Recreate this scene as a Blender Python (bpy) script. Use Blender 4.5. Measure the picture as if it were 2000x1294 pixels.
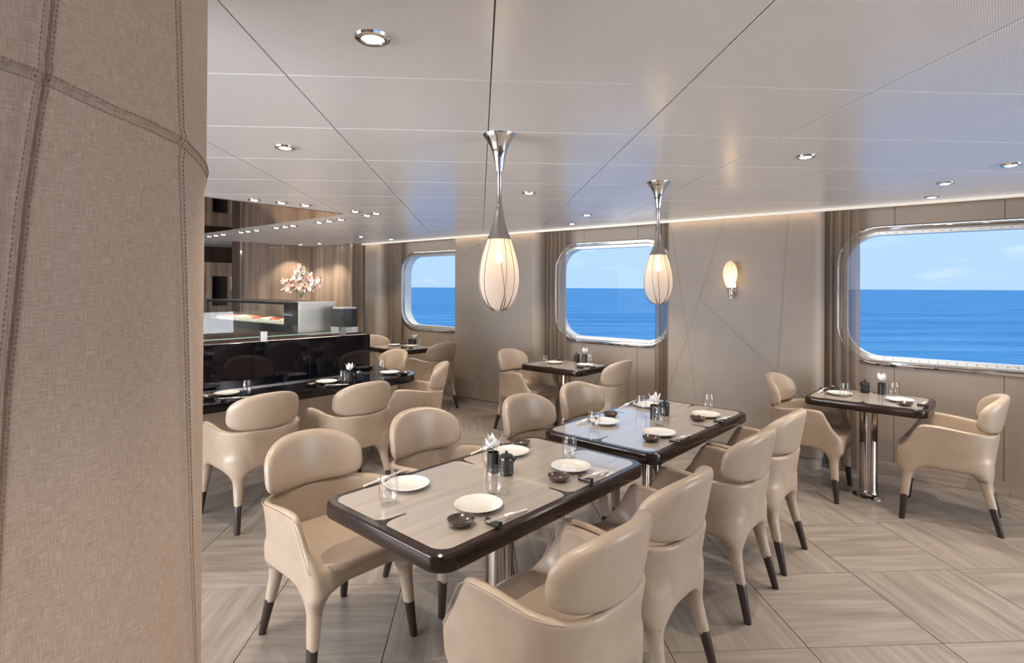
import bpy, bmesh, math, random
import numpy as np
from mathutils import Matrix, Vector
random.seed(7)
R = math.radians
SC = bpy.context.scene
COL = SC.collection
for o in list(bpy.data.objects): bpy.data.objects.remove(o)

# ---------------------------------------------------------------- camera
cam_d = bpy.data.cameras.new('camera'); cam = bpy.data.objects.new('camera', cam_d); COL.objects.link(cam)
cam_d.sensor_fit = 'HORIZONTAL'; cam_d.sensor_width = 36; cam_d.lens = 36*1080/2000
cam_d.shift_y = -(647-561.4)/2000; cam_d.clip_start = .05; cam_d.clip_end = 60000
cam.matrix_world = Matrix.Translation((0, 0, 1.56)) @ Matrix.Rotation(-.0047, 4, 'Y') @ Matrix.Rotation(R(90), 4, 'X')
SC.camera = cam

# ---------------------------------------------------------------- sky, exposure
SC.view_settings.view_transform = 'Standard'; SC.view_settings.look = 'None'
SC.view_settings.gamma = 1; SC.view_settings.use_curve_mapping = False
SC.view_settings.exposure = 0.0
w = bpy.data.worlds.new('sky'); SC.world = w; w.use_nodes = True
nt = w.node_tree; nt.nodes.clear()
def nn(tree, typ, **kw):
    n = tree.nodes.new(typ)
    for k, v in kw.items(): setattr(n, k, v)
    return n
tc = nn(nt, 'ShaderNodeTexCoord'); sep = nn(nt, 'ShaderNodeSeparateXYZ'); nt.links.new(tc.outputs['Generated'], sep.inputs[0])
ramp = nn(nt, 'ShaderNodeValToRGB'); nt.links.new(sep.outputs['Z'], ramp.inputs[0])
ramp.color_ramp.elements[0].position = 0.0; ramp.color_ramp.elements[0].color = (.45, .65, 1.0, 1)
ramp.color_ramp.elements[1].position = .35; ramp.color_ramp.elements[1].color = (.44, .70, 1.0, 1)
mp = nn(nt, 'ShaderNodeMapping'); mp.inputs['Scale'].default_value = (2.5, 2.5, 14); nt.links.new(tc.outputs['Generated'], mp.inputs[0])
ns = nn(nt, 'ShaderNodeTexNoise'); ns.inputs['Scale'].default_value = 2.4; ns.inputs['Detail'].default_value = 6; nt.links.new(mp.outputs[0], ns.inputs[0])
cr = nn(nt, 'ShaderNodeValToRGB'); cr.color_ramp.elements[0].position = .56; cr.color_ramp.elements[1].position = .85; nt.links.new(ns.outputs[0], cr.inputs[0])
mx = nn(nt, 'ShaderNodeMixRGB'); mx.inputs[2].default_value = (.85, .93, 1.0, 1)
nt.links.new(cr.outputs[0], mx.inputs[0]); nt.links.new(ramp.outputs[0], mx.inputs[1])
bg = nn(nt, 'ShaderNodeBackground'); bg.inputs['Strength'].default_value = 1.16; nt.links.new(mx.outputs[0], bg.inputs[0])
ow = nn(nt, 'ShaderNodeOutputWorld'); nt.links.new(bg.outputs[0], ow.inputs[0])
SPOT_W = 60.0        # watts of one recessed downlight
SPOT_COL = (1.0, .87, .72)
COVE = 8.0           # emission of the cove strip

_th = R(39)
def fill_light(name, t, n, z, sx, sy, watts, col, face):     # soft area light added out of view, mainly to brighten the ceiling
    l = bpy.data.lights.new(name, 'AREA'); l.shape = 'RECTANGLE'; l.size = sx; l.size_y = sy; l.energy = watts; l.color = col
    o = bpy.data.objects.new(name, l); COL.objects.link(o)
    o.location = (t*math.cos(_th)+n*math.sin(_th), -t*math.sin(_th)+n*math.cos(_th), z); o.rotation_euler = (R(90), 0, R(face)-_th)
fill_light('end_fill_light', 5.66, 4.2, 1.27, 2.9, 1.75, 270, (.97, .97, 1.0), 90)
fill_light('rear_fill_light', -4.6, -3.66, 1.27, 7.0, 1.75, 620, (.98, .98, 1.0), 0)
# ---------------------------------------------------------------- frames of reference in plan
TH = R(39); TX, TY, NX, NY = math.cos(TH), -math.sin(TH), math.sin(TH), math.cos(TH)   # window wall: t along, n outwards
E1 = (math.cos(R(48)), math.sin(R(48))); E2 = (math.cos(R(-42)), math.sin(R(-42)))     # tables and bar
ZC = 2.235                                                                             # ceiling
def W(t, n, z=0.): return (t*TX+n*NX, t*TY+n*NY, z)
def U(u, v, z=0.): return (u*E1[0]+v*E2[0], u*E1[1]+v*E2[1], z)

# ---------------------------------------------------------------- object helpers
def tag(o, label=None, cat=None, group=None, kind=None):
    if label: o['label'] = label
    if cat: o['category'] = cat
    if group: o['group'] = group
    if kind: o['kind'] = kind
    return o
def empty(name, loc, rz=0.):
    o = bpy.data.objects.new(name, None); COL.objects.link(o); o.empty_display_size = .05
    o.location = loc; o.rotation_euler = (0, 0, rz); return o
def thing(name, label, cat, loc, rz=0., group=None): return tag(empty(name, loc, rz), label, cat, group)
def link(name, me, parent=None, loc=(0, 0, 0), rot=(0, 0, 0), scale=None):
    o = bpy.data.objects.new(name, me); COL.objects.link(o); o.location = loc; o.rotation_euler = rot
    if scale: o.scale = scale
    if parent: o.parent = parent
    return o
class MB:
    def __init__(s): s.v = []; s.f = []; s.sm = []
    def add(s, v, f, smooth=False):
        b = len(s.v); s.v += [tuple(p) for p in v]; s.f += [tuple(b+i for i in q) for q in f]; s.sm += [smooth]*len(f); return s
    def box(s, x0, x1, y0, y1, z0, z1, fr=None):
        v = [(x, y, z) for z in (z0, z1) for y in (y0, y1) for x in (x0, x1)]
        if fr: v = [fr(*p) for p in v]
        return s.add(v, [(0, 2, 3, 1), (4, 5, 7, 6), (0, 1, 5, 4), (2, 6, 7, 3), (0, 4, 6, 2), (1, 3, 7, 5)])
    def loft(s, loops, cap0=True, cap1=True, smooth=False, closed=True):
        n = len(loops[0]); v = [p for l in loops for p in l]; f = []
        for i in range(len(loops)-1):
            for j in range(n if closed else n-1):
                k = (j+1) % n; f.append((i*n+j, i*n+k, (i+1)*n+k, (i+1)*n+j))
        s.add(v, f, smooth)
        b = len(s.v)-len(v)
        if cap0: s.f.append(tuple(b+j for j in reversed(range(n)))); s.sm.append(False)
        if cap1: s.f.append(tuple(b+(len(loops)-1)*n+j for j in range(n))); s.sm.append(False)
        return s
    def lathe(s, prof, seg=32, c=(0, 0, 0), cap0=True, cap1=True, smooth=True):
        return s.loft([[(c[0]+r*math.cos(2*math.pi*j/seg), c[1]+r*math.sin(2*math.pi*j/seg), c[2]+z) for j in range(seg)] for r, z in prof], cap0, cap1, smooth)
    def tube(s, pts, rad, seg=8, closed=False):
        P = [Vector(p) for p in pts]; n = len(P); loops = []
        for i, p in enumerate(P):
            a = P[(i-1) % n] if closed else P[max(i-1, 0)]; b = P[(i+1) % n] if closed else P[min(i+1, n-1)]
            d = (b-a).normalized(); up = Vector((0, 0, 1)) if abs(d.z) < .9 else Vector((1, 0, 0))
            e = d.cross(up).normalized(); g = e.cross(d); r = rad[i] if isinstance(rad, (list, tuple)) else rad
            loops.append([p+e*r*math.cos(2*math.pi*k/seg)+g*r*math.sin(2*math.pi*k/seg) for k in range(seg)])
        if closed: loops.append(loops[0])
        return s.loft(loops, not closed, not closed, True)
    def mesh(s, name, m):
        me = bpy.data.meshes.new(name); me.from_pydata(s.v, [], s.f)
        me.polygons.foreach_set('use_smooth', s.sm)
        if m: me.materials.append(m)
        bm = bmesh.new(); bm.from_mesh(me); bmesh.ops.recalc_face_normals(bm, faces=bm.faces); bm.to_mesh(me); bm.free()
        if any(s.sm) and not all(len(f) > 4 for f in s.f):
            try: me.set_sharp_from_angle(angle=R(42))
            except Exception: pass
        me.update(); return me
    def build(s, name, m, parent=None, **k): return link(name, s.mesh(name, m), parent, **k)
def smooth_mesh(me, ang=40):
    me.polygons.foreach_set('use_smooth', [True]*len(me.polygons))
    try: me.set_sharp_from_angle(angle=R(ang))
    except Exception: pass
    return me
def rrect(hx, hy, r, z=0., seg=6, cx=0., cy=0.):
    p = []
    for qx, qy, a0 in ((1, 1, 0), (-1, 1, 90), (-1, -1, 180), (1, -1, 270)):
        for k in range(seg+1):
            a = R(a0+90*k/seg); p.append((cx+qx*(hx-r)+r*math.cos(a), cy+qy*(hy-r)+r*math.sin(a), z))
    return p
def clip_poly(poly, a, b, c):        # keep a*x+b*y <= c
    out = []
    for i in range(len(poly)):
        p, q = poly[i], poly[(i+1) % len(poly)]; dp, dq = a*p[0]+b*p[1]-c, a*q[0]+b*q[1]-c
        if dp <= 0: out.append(p)
        if dp*dq < 0: k = dp/(dp-dq); out.append((p[0]+k*(q[0]-p[0]), p[1]+k*(q[1]-p[1])))
    return out
def catmull(pts, n=8):
    P = [Vector(p) for p in pts]; P = [P[0]*2-P[1]]+P+[P[-1]*2-P[-2]]; o = []
    for i in range(1, len(P)-2):
        for k in range(n):
            t = k/n; o.append(.5*(2*P[i]+(P[i+1]-P[i-1])*t+(2*P[i-1]-5*P[i]+4*P[i+1]-P[i+2])*t*t+(3*P[i]-P[i-1]-3*P[i+1]+P[i+2])*t**3))
    o.append(P[-2]); return o

# ---------------------------------------------------------------- materials
def mat(name, base=(.8, .8, .8), rough=.5, metal=0., coat=0., spec=.5, emit=None, es=0., coat_r=.04):
    m = bpy.data.materials.new(name); m.use_nodes = True; b = m.node_tree.nodes['Principled BSDF']
    b.inputs['Base Color'].default_value = (*base, 1); b.inputs['Roughness'].default_value = rough; b.inputs['Metallic'].default_value = metal
    b.inputs['Coat Weight'].default_value = coat; b.inputs['Coat Roughness'].default_value = coat_r; b.inputs['Specular IOR Level'].default_value = spec
    if emit: b.inputs['Emission Color'].default_value = (*emit, 1); b.inputs['Emission Strength'].default_value = es
    return m
def coords(t, which='Object', scale=(1, 1, 1), rot=(0, 0, 0), rnd=False):
    if which == 'Position': src = nn(t, 'ShaderNodeNewGeometry').outputs['Position']
    else: src = nn(t, 'ShaderNodeTexCoord').outputs[which]
    if rnd:
        oi = nn(t, 'ShaderNodeObjectInfo'); ad = nn(t, 'ShaderNodeVectorMath', operation='MULTIPLY_ADD'); cb = nn(t, 'ShaderNodeCombineXYZ')
        for i in range(3): t.links.new(oi.outputs['Random'], cb.inputs[i])
        t.links.new(cb.outputs[0], ad.inputs[0]); ad.inputs[1].default_value = (37, 53, 71); t.links.new(src, ad.inputs[2]); src = ad.outputs[0]
    mp = nn(t, 'ShaderNodeMapping'); mp.inputs['Scale'].default_value = scale; mp.inputs['Rotation'].default_value = rot; t.links.new(src, mp.inputs[0])
    return mp.outputs[0]
def noise(t, vec, scale=1., detail=4., rough=.6):
    n = nn(t, 'ShaderNodeTexNoise'); n.inputs['Scale'].default_value = scale; n.inputs['Detail'].default_value = detail; n.inputs['Roughness'].default_value = rough
    t.links.new(vec, n.inputs['Vector']); return n.outputs[0]
def colramp(t, fac, stops):
    r = nn(t, 'ShaderNodeValToRGB'); e = r.color_ramp.elements
    while len(e) < len(stops): e.new(.5)
    for q, (p, c) in zip(e, stops): q.position = p; q.color = (*c, 1)
    t.links.new(fac, r.inputs[0]); return r.outputs[0]
def set_base(m, sock): m.node_tree.links.new(sock, m.node_tree.nodes['Principled BSDF'].inputs['Base Color'])
def bump(m, fac, strength=.2, dist=.002):
    t = m.node_tree; b = nn(t, 'ShaderNodeBump'); b.inputs['Strength'].default_value = strength; b.inputs['Distance'].default_value = dist
    t.links.new(fac, b.inputs['Height']); t.links.new(b.outputs[0], t.nodes['Principled BSDF'].inputs['Normal'])
def grain(name, stops, scale, rough=.4, coat=0., which='Object', rnd=False, nscale=1., rot=(0, 0, 0), detail=8., **k):
    m = mat(name, rough=rough, coat=coat, **k); t = m.node_tree
    set_base(m, colramp(t, noise(t, coords(t, which, scale, rot, rnd), nscale, detail, .62), stops)); return m
def thin_glass(name, tint=(1, 1, 1), refl=1.0, ior=1.45, rough=.0):
    m = bpy.data.materials.new(name); m.use_nodes = True; t = m.node_tree; t.nodes.clear()
    tr = nn(t, 'ShaderNodeBsdfTransparent'); tr.inputs[0].default_value = (*tint, 1); gl = nn(t, 'ShaderNodeBsdfGlossy'); gl.inputs['Roughness'].default_value = rough
    fr = nn(t, 'ShaderNodeLayerWeight'); pw = nn(t, 'ShaderNodeMath', operation='POWER'); pw.inputs[1].default_value = 4.0; ml = nn(t, 'ShaderNodeMath', operation='MULTIPLY_ADD'); ml.inputs[1].default_value = refl*.9; ml.inputs[2].default_value = refl*.035; ml.use_clamp = True
    t.links.new(fr.outputs['Facing'], pw.inputs[0])
    ms = nn(t, 'ShaderNodeMixShader'); o = nn(t, 'ShaderNodeOutputMaterial')
    t.links.new(pw.outputs[0], ml.inputs[0]); t.links.new(ml.outputs[0], ms.inputs[0]); t.links.new(tr.outputs[0], ms.inputs[1]); t.links.new(gl.outputs[0], ms.inputs[2]); t.links.new(ms.outputs[0], o.inputs[0])
    return m
M = {}
m = M['leather'] = mat('champagne_leather', (.60, .51, .43), .36, spec=.45); t = m.node_tree
v = coords(t, 'Object'); set_base(m, colramp(t, noise(t, v, 9, 3), [(.3, (.365, .280, .205)), (.75, (.42, .328, .247))])); bump(m, noise(t, v, 260, 3), .12, .001)
M['seam'] = mat('leather_seam', (.42, .34, .27), .5)
M['wenge'] = grain('dark_wenge', [(.3, (.018, .011, .008)), (.8, (.045, .028, .02))], (40, 40, 4), .35)
M['table_edge'] = grain('dark_lacquered_wood', [(.3, (.014, .0075, .005)), (.8, (.04, .022, .014))], (6, 6, 30), .16, spec=.35)
M['veneer'] = grain('pale_lacquered_veneer', [(.25, (.32, .265, .222)), (.5, (.405, .345, .292)), (.8, (.46, .40, .345))], (1.2, 26, 1), .3, coat=1.0, rnd=True)
M['chrome'] = mat('polished_chrome', (.80, .79, .78), .05, 1.0)
M['smoke_chrome'] = mat('smoked_chrome', (.46, .41, .375), .06, 1.0)
M['nickel'] = mat('satin_nickel', (.42, .39, .37), .24, 1.0)
m = M['steel'] = mat('brushed_stainless', (.74, .72, .69), .42, 1.0); t = m.node_tree; bump(m, noise(t, coords(t, 'Object', (2, 2, 300)), 1, 3), .1, .0005)
M['porcelain'] = mat('white_porcelain', (.72, .68, .62), .12, coat=.5)
M['brown_glaze'] = grain('brown_stoneware_glaze', [(.3, (.022, .013, .010)), (.75, (.075, .045, .032))], (30, 30, 30), .22, coat=.6)
M['black_glaze'] = mat('black_iron_glaze', (.014, .013, .013), .28, coat=.3)
M['stick'] = mat('pale_chopstick', (.72, .66, .58), .4)
M['paper'] = mat('white_paper_band', (.85, .83, .80), .6)
M['clear'] = thin_glass('clear_glassware', (.995, .997, .997), 1.2)
M['pane'] = thin_glass('window_glass', (.98, .99, 1.0), .035)
M['screen'] = thin_glass('screen_glass', (.95, .975, .965), .55)
M['glass_edge'] = mat('green_glass_edge', (.25, .48, .38), .15)
M['black_glass'] = mat('black_lacobel_glass', (.003, .003, .005), .04, spec=.4)
M['black_top'] = mat('black_granite_top', (.005, .005, .006), .06, spec=.5)
M['black'] = mat('black_powder_coat', (.012, .011, .011), .35)
M['bronze_mirror'] = mat('bronze_mirror', (.30, .21, .165), .03, 1.0)
M['petal'] = mat('orchid_petal_white', (.86, .82, .80), .5); M['petal'].node_tree.nodes['Principled BSDF'].inputs['Subsurface Weight'].default_value = .2
M['petal_peach'] = mat('orchid_petal_blush', (.76, .56, .45), .5)
M['lip'] = mat('orchid_lip', (.45, .16, .12), .5)
M['stem'] = mat('flower_stem', (.12, .15, .05), .5)
m = M['fabric'] = mat('beige_wall_leather', rough=.55); t = m.node_tree
v = coords(t, 'Position'); set_base(m, colramp(t, noise(t, v, 6, 4), [(.3, (.262, .217, .178)), (.75, (.288, .241, .20))])); bump(m, noise(t, v, 240, 3), .15, .001)
M['panel'] = mat('beige_wall_panel', (.278, .231, .19), .5); t = M['panel'].node_tree; bump(M['panel'], noise(t, coords(t, 'Position'), 300, 2), .1, .001)
m = M['linen'] = mat('column_linen', rough=.62); t = m.node_tree
a = noise(t, coords(t, 'UV', (900, 45, 1)), 1, 3, .6); b = noise(t, coords(t, 'UV', (60, 620, 1)), 1, 3, .6)
mm = nn(t, 'ShaderNodeMath', operation='ADD'); t.links.new(a, mm.inputs[0]); t.links.new(b, mm.inputs[1])
hf = nn(t, 'ShaderNodeMath', operation='MULTIPLY'); hf.inputs[1].default_value = .5; t.links.new(mm.outputs[0], hf.inputs[0])
set_base(m, colramp(t, hf.outputs[0], [(.36, (.235, .165, .116)), (.52, (.315, .231, .168)), (.68, (.42, .33, .255))])); bump(m, hf.outputs[0], .35, .0012)
M['linen_seam'] = mat('column_stitch', (.23, .165, .125), .7)
m = M['curtain'] = bpy.data.materials.new('sheer_curtain'); m.use_nodes = True; t = m.node_tree; t.nodes.clear()
v = noise(t, coords(t, 'UV', (60, 900, 1)), 1, 3); c = colramp(t, v, [(.3, (.25, .19, .145)), (.7, (.42, .34, .27))])
d = nn(t, 'ShaderNodeBsdfDiffuse'); tl = nn(t, 'ShaderNodeBsdfTranslucent'); tp = nn(t, 'ShaderNodeBsdfTransparent'); s1 = nn(t, 'ShaderNodeMixShader'); s2 = nn(t, 'ShaderNodeMixShader'); o = nn(t, 'ShaderNodeOutputMaterial')
s1.inputs[0].default_value = .5; s2.inputs[0].default_value = .22
t.links.new(c, d.inputs[0]); t.links.new(c, tl.inputs[0]); t.links.new(d.outputs[0], s1.inputs[1]); t.links.new(tl.outputs[0], s1.inputs[2]); t.links.new(s1.outputs[0], s2.inputs[1]); t.links.new(tp.outputs[0], s2.inputs[2]); t.links.new(s2.outputs[0], o.inputs[0])
M['tile'] = grain('stone_floor_tile', [(.28, (.175, .145, .122)), (.5, (.265, .226, .193)), (.74, (.36, .315, .275))], (1.1, 14, 1), .30, rnd=True, nscale=1.6, spec=.4)
M['grout'] = mat('dark_grout', (.10, .085, .075), .8)
M['base_stone'] = grain('baseboard_stone', [(.3, (.25, .20, .165)), (.75, (.40, .34, .29))], (3, 3, 60), .4, which='Position')
m = M['ceil'] = mat('perforated_ceiling_metal', rough=.24, spec=.8); t = m.node_tree
sp = nn(t, 'ShaderNodeSeparateXYZ'); t.links.new(coords(t, 'Position', (1, 1, 1), (0, 0, R(41.7))), sp.inputs[0]); ss = []
for ax in ('X', 'Y'):
    k = nn(t, 'ShaderNodeMath', operation='MULTIPLY'); k.inputs[1].default_value = 2*math.pi/.0052; t.links.new(sp.outputs[ax], k.inputs[0])
    q = nn(t, 'ShaderNodeMath', operation='SINE'); t.links.new(k.outputs[0], q.inputs[0]); ss.append(q)
sm = nn(t, 'ShaderNodeMath', operation='ADD'); t.links.new(ss[0].outputs[0], sm.inputs[0]); t.links.new(ss[1].outputs[0], sm.inputs[1])
gt = nn(t, 'ShaderNodeMath', operation='GREATER_THAN'); gt.inputs[1].default_value = .75; t.links.new(sm.outputs[0], gt.inputs[0])
mc = nn(t, 'ShaderNodeMixRGB'); mc.inputs[1].default_value = (.90, .91, .92, 1); mc.inputs[2].default_value = (.52, .525, .53, 1); t.links.new(gt.outputs[0], mc.inputs[0]); set_base(m, mc.outputs[0])
M['ceil_plain'] = mat('white_ceiling_border', (.84, .82, .79), .25)
M['ceil_gap'] = mat('ceiling_joint', (.30, .29, .28), .6)
M['wood_wall'] = grain('grey_brown_wood_panel', [(.25, (.10, .070, .050)), (.5, (.20, .145, .105)), (.75, (.34, .265, .205))], (7, 7, .35), .3, coat=.25, which='Position', nscale=1.4)
M['wood_light'] = grain('pale_wood_front', [(.25, (.36, .28, .22)), (.8, (.55, .46, .38))], (9, 9, .5), .35, which='Position')
M['wood_dark'] = grain('dark_walnut', [(.25, (.030, .018, .012)), (.8, (.085, .05, .033))], (9, 9, .5), .35, which='Position')
M['salmon'] = grain('salmon_fillet', [(.35, (.75, .22, .10)), (.7, (.90, .50, .35))], (30, 30, 30), .3)
M['tuna'] = grain('tuna_fillet', [(.35, (.35, .03, .035)), (.7, (.60, .12, .10))], (30, 30, 30), .3)
M['whitefish'] = grain('white_fish_fillet', [(.35, (.80, .62, .52)), (.7, (.90, .80, .72))], (30, 30, 30), .35)
M['cove'] = mat('cove_light_diffuser', (.9, .85, .75), .5, emit=(1.0, .74, .46), es=COVE)
M['cove_trim'] = mat('cove_diffuser_profile', (.9, .85, .75), .5, emit=(1.0, .82, .60), es=.12)
M['lamp'] = mat('downlight_lens', (1, 1, 1), .3, emit=(1.0, .93, .82), es=60)
M['bulb'] = mat('warm_bulb', (1, 1, 1), .3, emit=(1.0, .70, .34), es=16)
M['amber_bulb'] = M['bulb']
m = M['smoked'] = bpy.data.materials.new('frosted_lamp_glass'); m.use_nodes = True; t = m.node_tree; t.nodes.clear()
tr = nn(t, 'ShaderNodeBsdfTransparent'); tr.inputs[0].default_value = (.92, .88, .84, 1); tl = nn(t, 'ShaderNodeBsdfTranslucent'); tl.inputs[0].default_value = (.95, .86, .76, 1)
df = nn(t, 'ShaderNodeBsdfDiffuse'); df.inputs[0].default_value = (.80, .76, .74, 1); gl = nn(t, 'ShaderNodeBsdfGlossy'); gl.inputs['Roughness'].default_value = .03
a1 = nn(t, 'ShaderNodeMixShader'); a1.inputs[0].default_value = .5; a2 = nn(t, 'ShaderNodeMixShader'); a2.inputs[0].default_value = .35; a3 = nn(t, 'ShaderNodeMixShader'); lw = nn(t, 'ShaderNodeLayerWeight'); fr = nn(t, 'ShaderNodeMath', operation='POWER'); fr.inputs[1].default_value = 4.5; t.links.new(lw.outputs['Facing'], fr.inputs[0]); o = nn(t, 'ShaderNodeOutputMaterial')
t.links.new(df.outputs[0], a1.inputs[1]); t.links.new(tl.outputs[0], a1.inputs[2]); t.links.new(a1.outputs[0], a2.inputs[1]); t.links.new(tr.outputs[0], a2.inputs[2])
t.links.new(fr.outputs[0], a3.inputs[0]); t.links.new(a2.outputs[0], a3.inputs[1]); t.links.new(gl.outputs[0], a3.inputs[2]); t.links.new(a3.outputs[0], o.inputs[0])
M['vein'] = mat('brown_glass_thread', (.07, .035, .025), .3)
m = M['sea'] = mat('sea_water', rough=.75, spec=.12); t = m.node_tree
v = coords(t, 'Position', (.006, .06, 1), (0, 0, 0)); s0 = noise(t, v, 1, 12, .88)
set_base(m, colramp(t, s0, [(.40, (.045, .235, .52)), (.5, (.12, .38, .655)), (.61, (.29, .54, .77))]))

# ---------------------------------------------------------------- sea
o = MB().add([(-30000, 9, -14), (30000, 9, -14), (30000, 40000, -14), (-30000, 40000, -14)], [(0, 1, 2, 3)]).build('sea', M['sea'])
tag(o, 'calm blue open sea out to the horizon beyond the windows', 'sea', kind='stuff')

# ---------------------------------------------------------------- floor
def lit_region(x, y): return y > .9 and abs(x) < 1.15*y+1.2 and x*NX+y*NY < 6.2
def inside(poly, n0, tmin=-8.47, tmax=5.4):
    poly = clip_poly(poly, NX, NY, n0); poly = clip_poly(poly, -TX, -TY, -tmin) if poly else poly
    return clip_poly(poly, TX, TY, tmax) if poly else poly
def prism(poly, z0, z1):
    b = MB(); n = len(poly); b.loft([[(x, y, z0) for x, y in poly], [(x, y, z1) for x, y in poly]]); return b
fl = MB().add([W(-10.2, -3.6, -.012), W(5.5, -3.6, -.012), W(5.5, 5.75, -.012), W(-10.2, 5.75, -.012), W(-10.2, -3.6, -.2), W(5.5, -3.6, -.2), W(5.5, 5.75, -.2), W(-10.2, 5.75, -.2)], [(0, 1, 2, 3), (7, 6, 5, 4), (0, 4, 5, 1), (1, 5, 6, 2), (2, 6, 7, 3), (3, 7, 4, 0)]).build('floor', M['grout'])
tag(fl, kind='structure')
GA = R(3.2); TS = .612; gx, gy = (math.cos(GA), math.sin(GA)), (-math.sin(GA), math.cos(GA)); G0 = (1.874, 3.052)
h = TS/2-.0018
tile_me = MB().loft([rrect(h, h, .002, -.011, 1), rrect(h, h, .002, -.0008, 1), rrect(h-.001, h-.001, .002, 0, 1)]).mesh('floor_tile', M['tile'])
cnt = 0; far_tiles = MB()
for i in range(-16, 12):
    for j in range(-6, 15):
        c = (G0[0]+(i+.5)*TS*gx[0]+(j+.5)*TS*gy[0], G0[1]+(i+.5)*TS*gx[1]+(j+.5)*TS*gy[1])
        sq = [(c[0]+a*h*gx[0]+b*h*gy[0], c[1]+a*h*gx[1]+b*h*gy[1]) for a, b in ((-1, -1), (1, -1), (1, 1), (-1, 1))]
        p = inside(sq, 5.60, tmin=-9.3)
        if not p or len(p) < 3: continue
        rz = GA+(R(90) if (i+j) % 2 else 0)
        if lit_region(*c) and cnt < 290:
            cnt += 1
            if len(p) == 4 and all(abs(p[k][0]-sq[k][0]) < 1e-6 and abs(p[k][1]-sq[k][1]) < 1e-6 for k in range(4)):
                link('floor_tile', tile_me, fl, (c[0], c[1], 0), (0, 0, rz))
            else:
                cs, sn = math.cos(-rz), math.sin(-rz)
                loc = [((x-c[0])*cs-(y-c[1])*sn, (x-c[0])*sn+(y-c[1])*cs) for x, y in p]
                prism(loc, -.011, 0).build('floor_tile', M['tile'], fl, loc=(c[0], c[1], 0), rot=(0, 0, rz))
        else: far_tiles.v and None; far_tiles.loft([[(x, y, -.011) for x, y in p], [(x, y, 0) for x, y in p]])
tag(far_tiles.build('floor_tile_field', M['tile'], fl), kind='stuff')

# ---------------------------------------------------------------- ceiling
ce = MB().add([W(-10.2, -3.6, ZC+.012), W(5.5, -3.6, ZC+.012), W(5.5, 5.255, ZC+.012), W(-10.2, 5.255, ZC+.012), W(-10.2, -3.6, ZC+.03), W(5.5, -3.6, ZC+.03), W(5.5, 5.255, ZC+.03), W(-10.2, 5.255, ZC+.03)], [(3, 2, 1, 0), (4, 5, 6, 7), (0, 1, 5, 4), (1, 2, 6, 5), (2, 3, 7, 6), (3, 0, 4, 7)]).build('ceiling', M['ceil_gap'])
tag(ce, kind='structure')
CA = R(3.3); PX, PY = .655, .592; cgx, cgy = (math.cos(CA), math.sin(CA)), (-math.sin(CA), math.cos(CA)); C0 = (-.072, 1.804)
hx, hy = PX/2-.0022, PY/2-.0022
def ceil_panel(poly): return [[(x, y, ZC+.010) for x, y in poly], [(x, y, ZC+.0012) for x, y in poly]]
pan_me = MB().loft([rrect(hx, hy, .002, .011, 1), rrect(hx, hy, .002, .0015, 1), rrect(hx-.0015, hy-.0015, .002, 0, 1)]).mesh('ceiling_panel', M['ceil'])
cnt = 0; far_p = MB()
for i in range(-15, 11):
    for j in range(-7, 15):
        c = (C0[0]+(i+.5)*PX*cgx[0]+(j+.5)*PY*cgy[0], C0[1]+(i+.5)*PX*cgx[1]+(j+.5)*PY*cgy[1])
        sq = [(c[0]+a*hx*cgx[0]+b*hy*cgy[0], c[1]+a*hx*cgx[1]+b*hy*cgy[1]) for a, b in ((-1, -1), (1, -1), (1, 1), (-1, 1))]
        p = inside(sq, 4.868, tmin=-9.9)
        if not p or len(p) < 3: continue
        full = len(p) == 4 and all(abs(p[k][0]-sq[k][0]) < 1e-6 and abs(p[k][1]-sq[k][1]) < 1e-6 for k in range(4))
        if lit_region(*c) and cnt < 290:
            cnt += 1
            if full: link('ceiling_panel', pan_me, ce, (c[0], c[1], ZC), (0, 0, CA))
            else: MB().loft([[(x-c[0], y-c[1], .010) for x, y in p], [(x-c[0], y-c[1], 0) for x, y in p]]).build('ceiling_panel', M['ceil'], ce, loc=(c[0], c[1], ZC))
        else: far_p.loft([[(x, y, ZC+.010) for x, y in p], [(x, y, ZC) for x, y in p]])
tag(far_p.build('ceiling_panel_field', M['ceil'], ce), kind='stuff')
tag(MB().box(-10.2, 5.5, 4.872, 5.255, ZC, ZC+.011, W).build('trim_1', M['ceil_plain']), kind='structure')
# cove: dark void above the window wall, closed on top
tag(MB().box(-10.2, 5.5, 5.0, 5.95, 2.50, 2.55, W).build('ceiling_cove', M['panel']), kind='structure')
cv = thing('cove_light', 'thin warm cove light strip along the ceiling edge above windows', 'light', W(0, 5.257, ZC), -TH)
MB().box(-7.3, 5.4, 0, .012, -.022, .004).build('profile', M['cove_trim'], cv)
MB().box(-7.3, 5.4, .0125, .019, -.018, .002).build('led_strip', M['cove'], cv)

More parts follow.
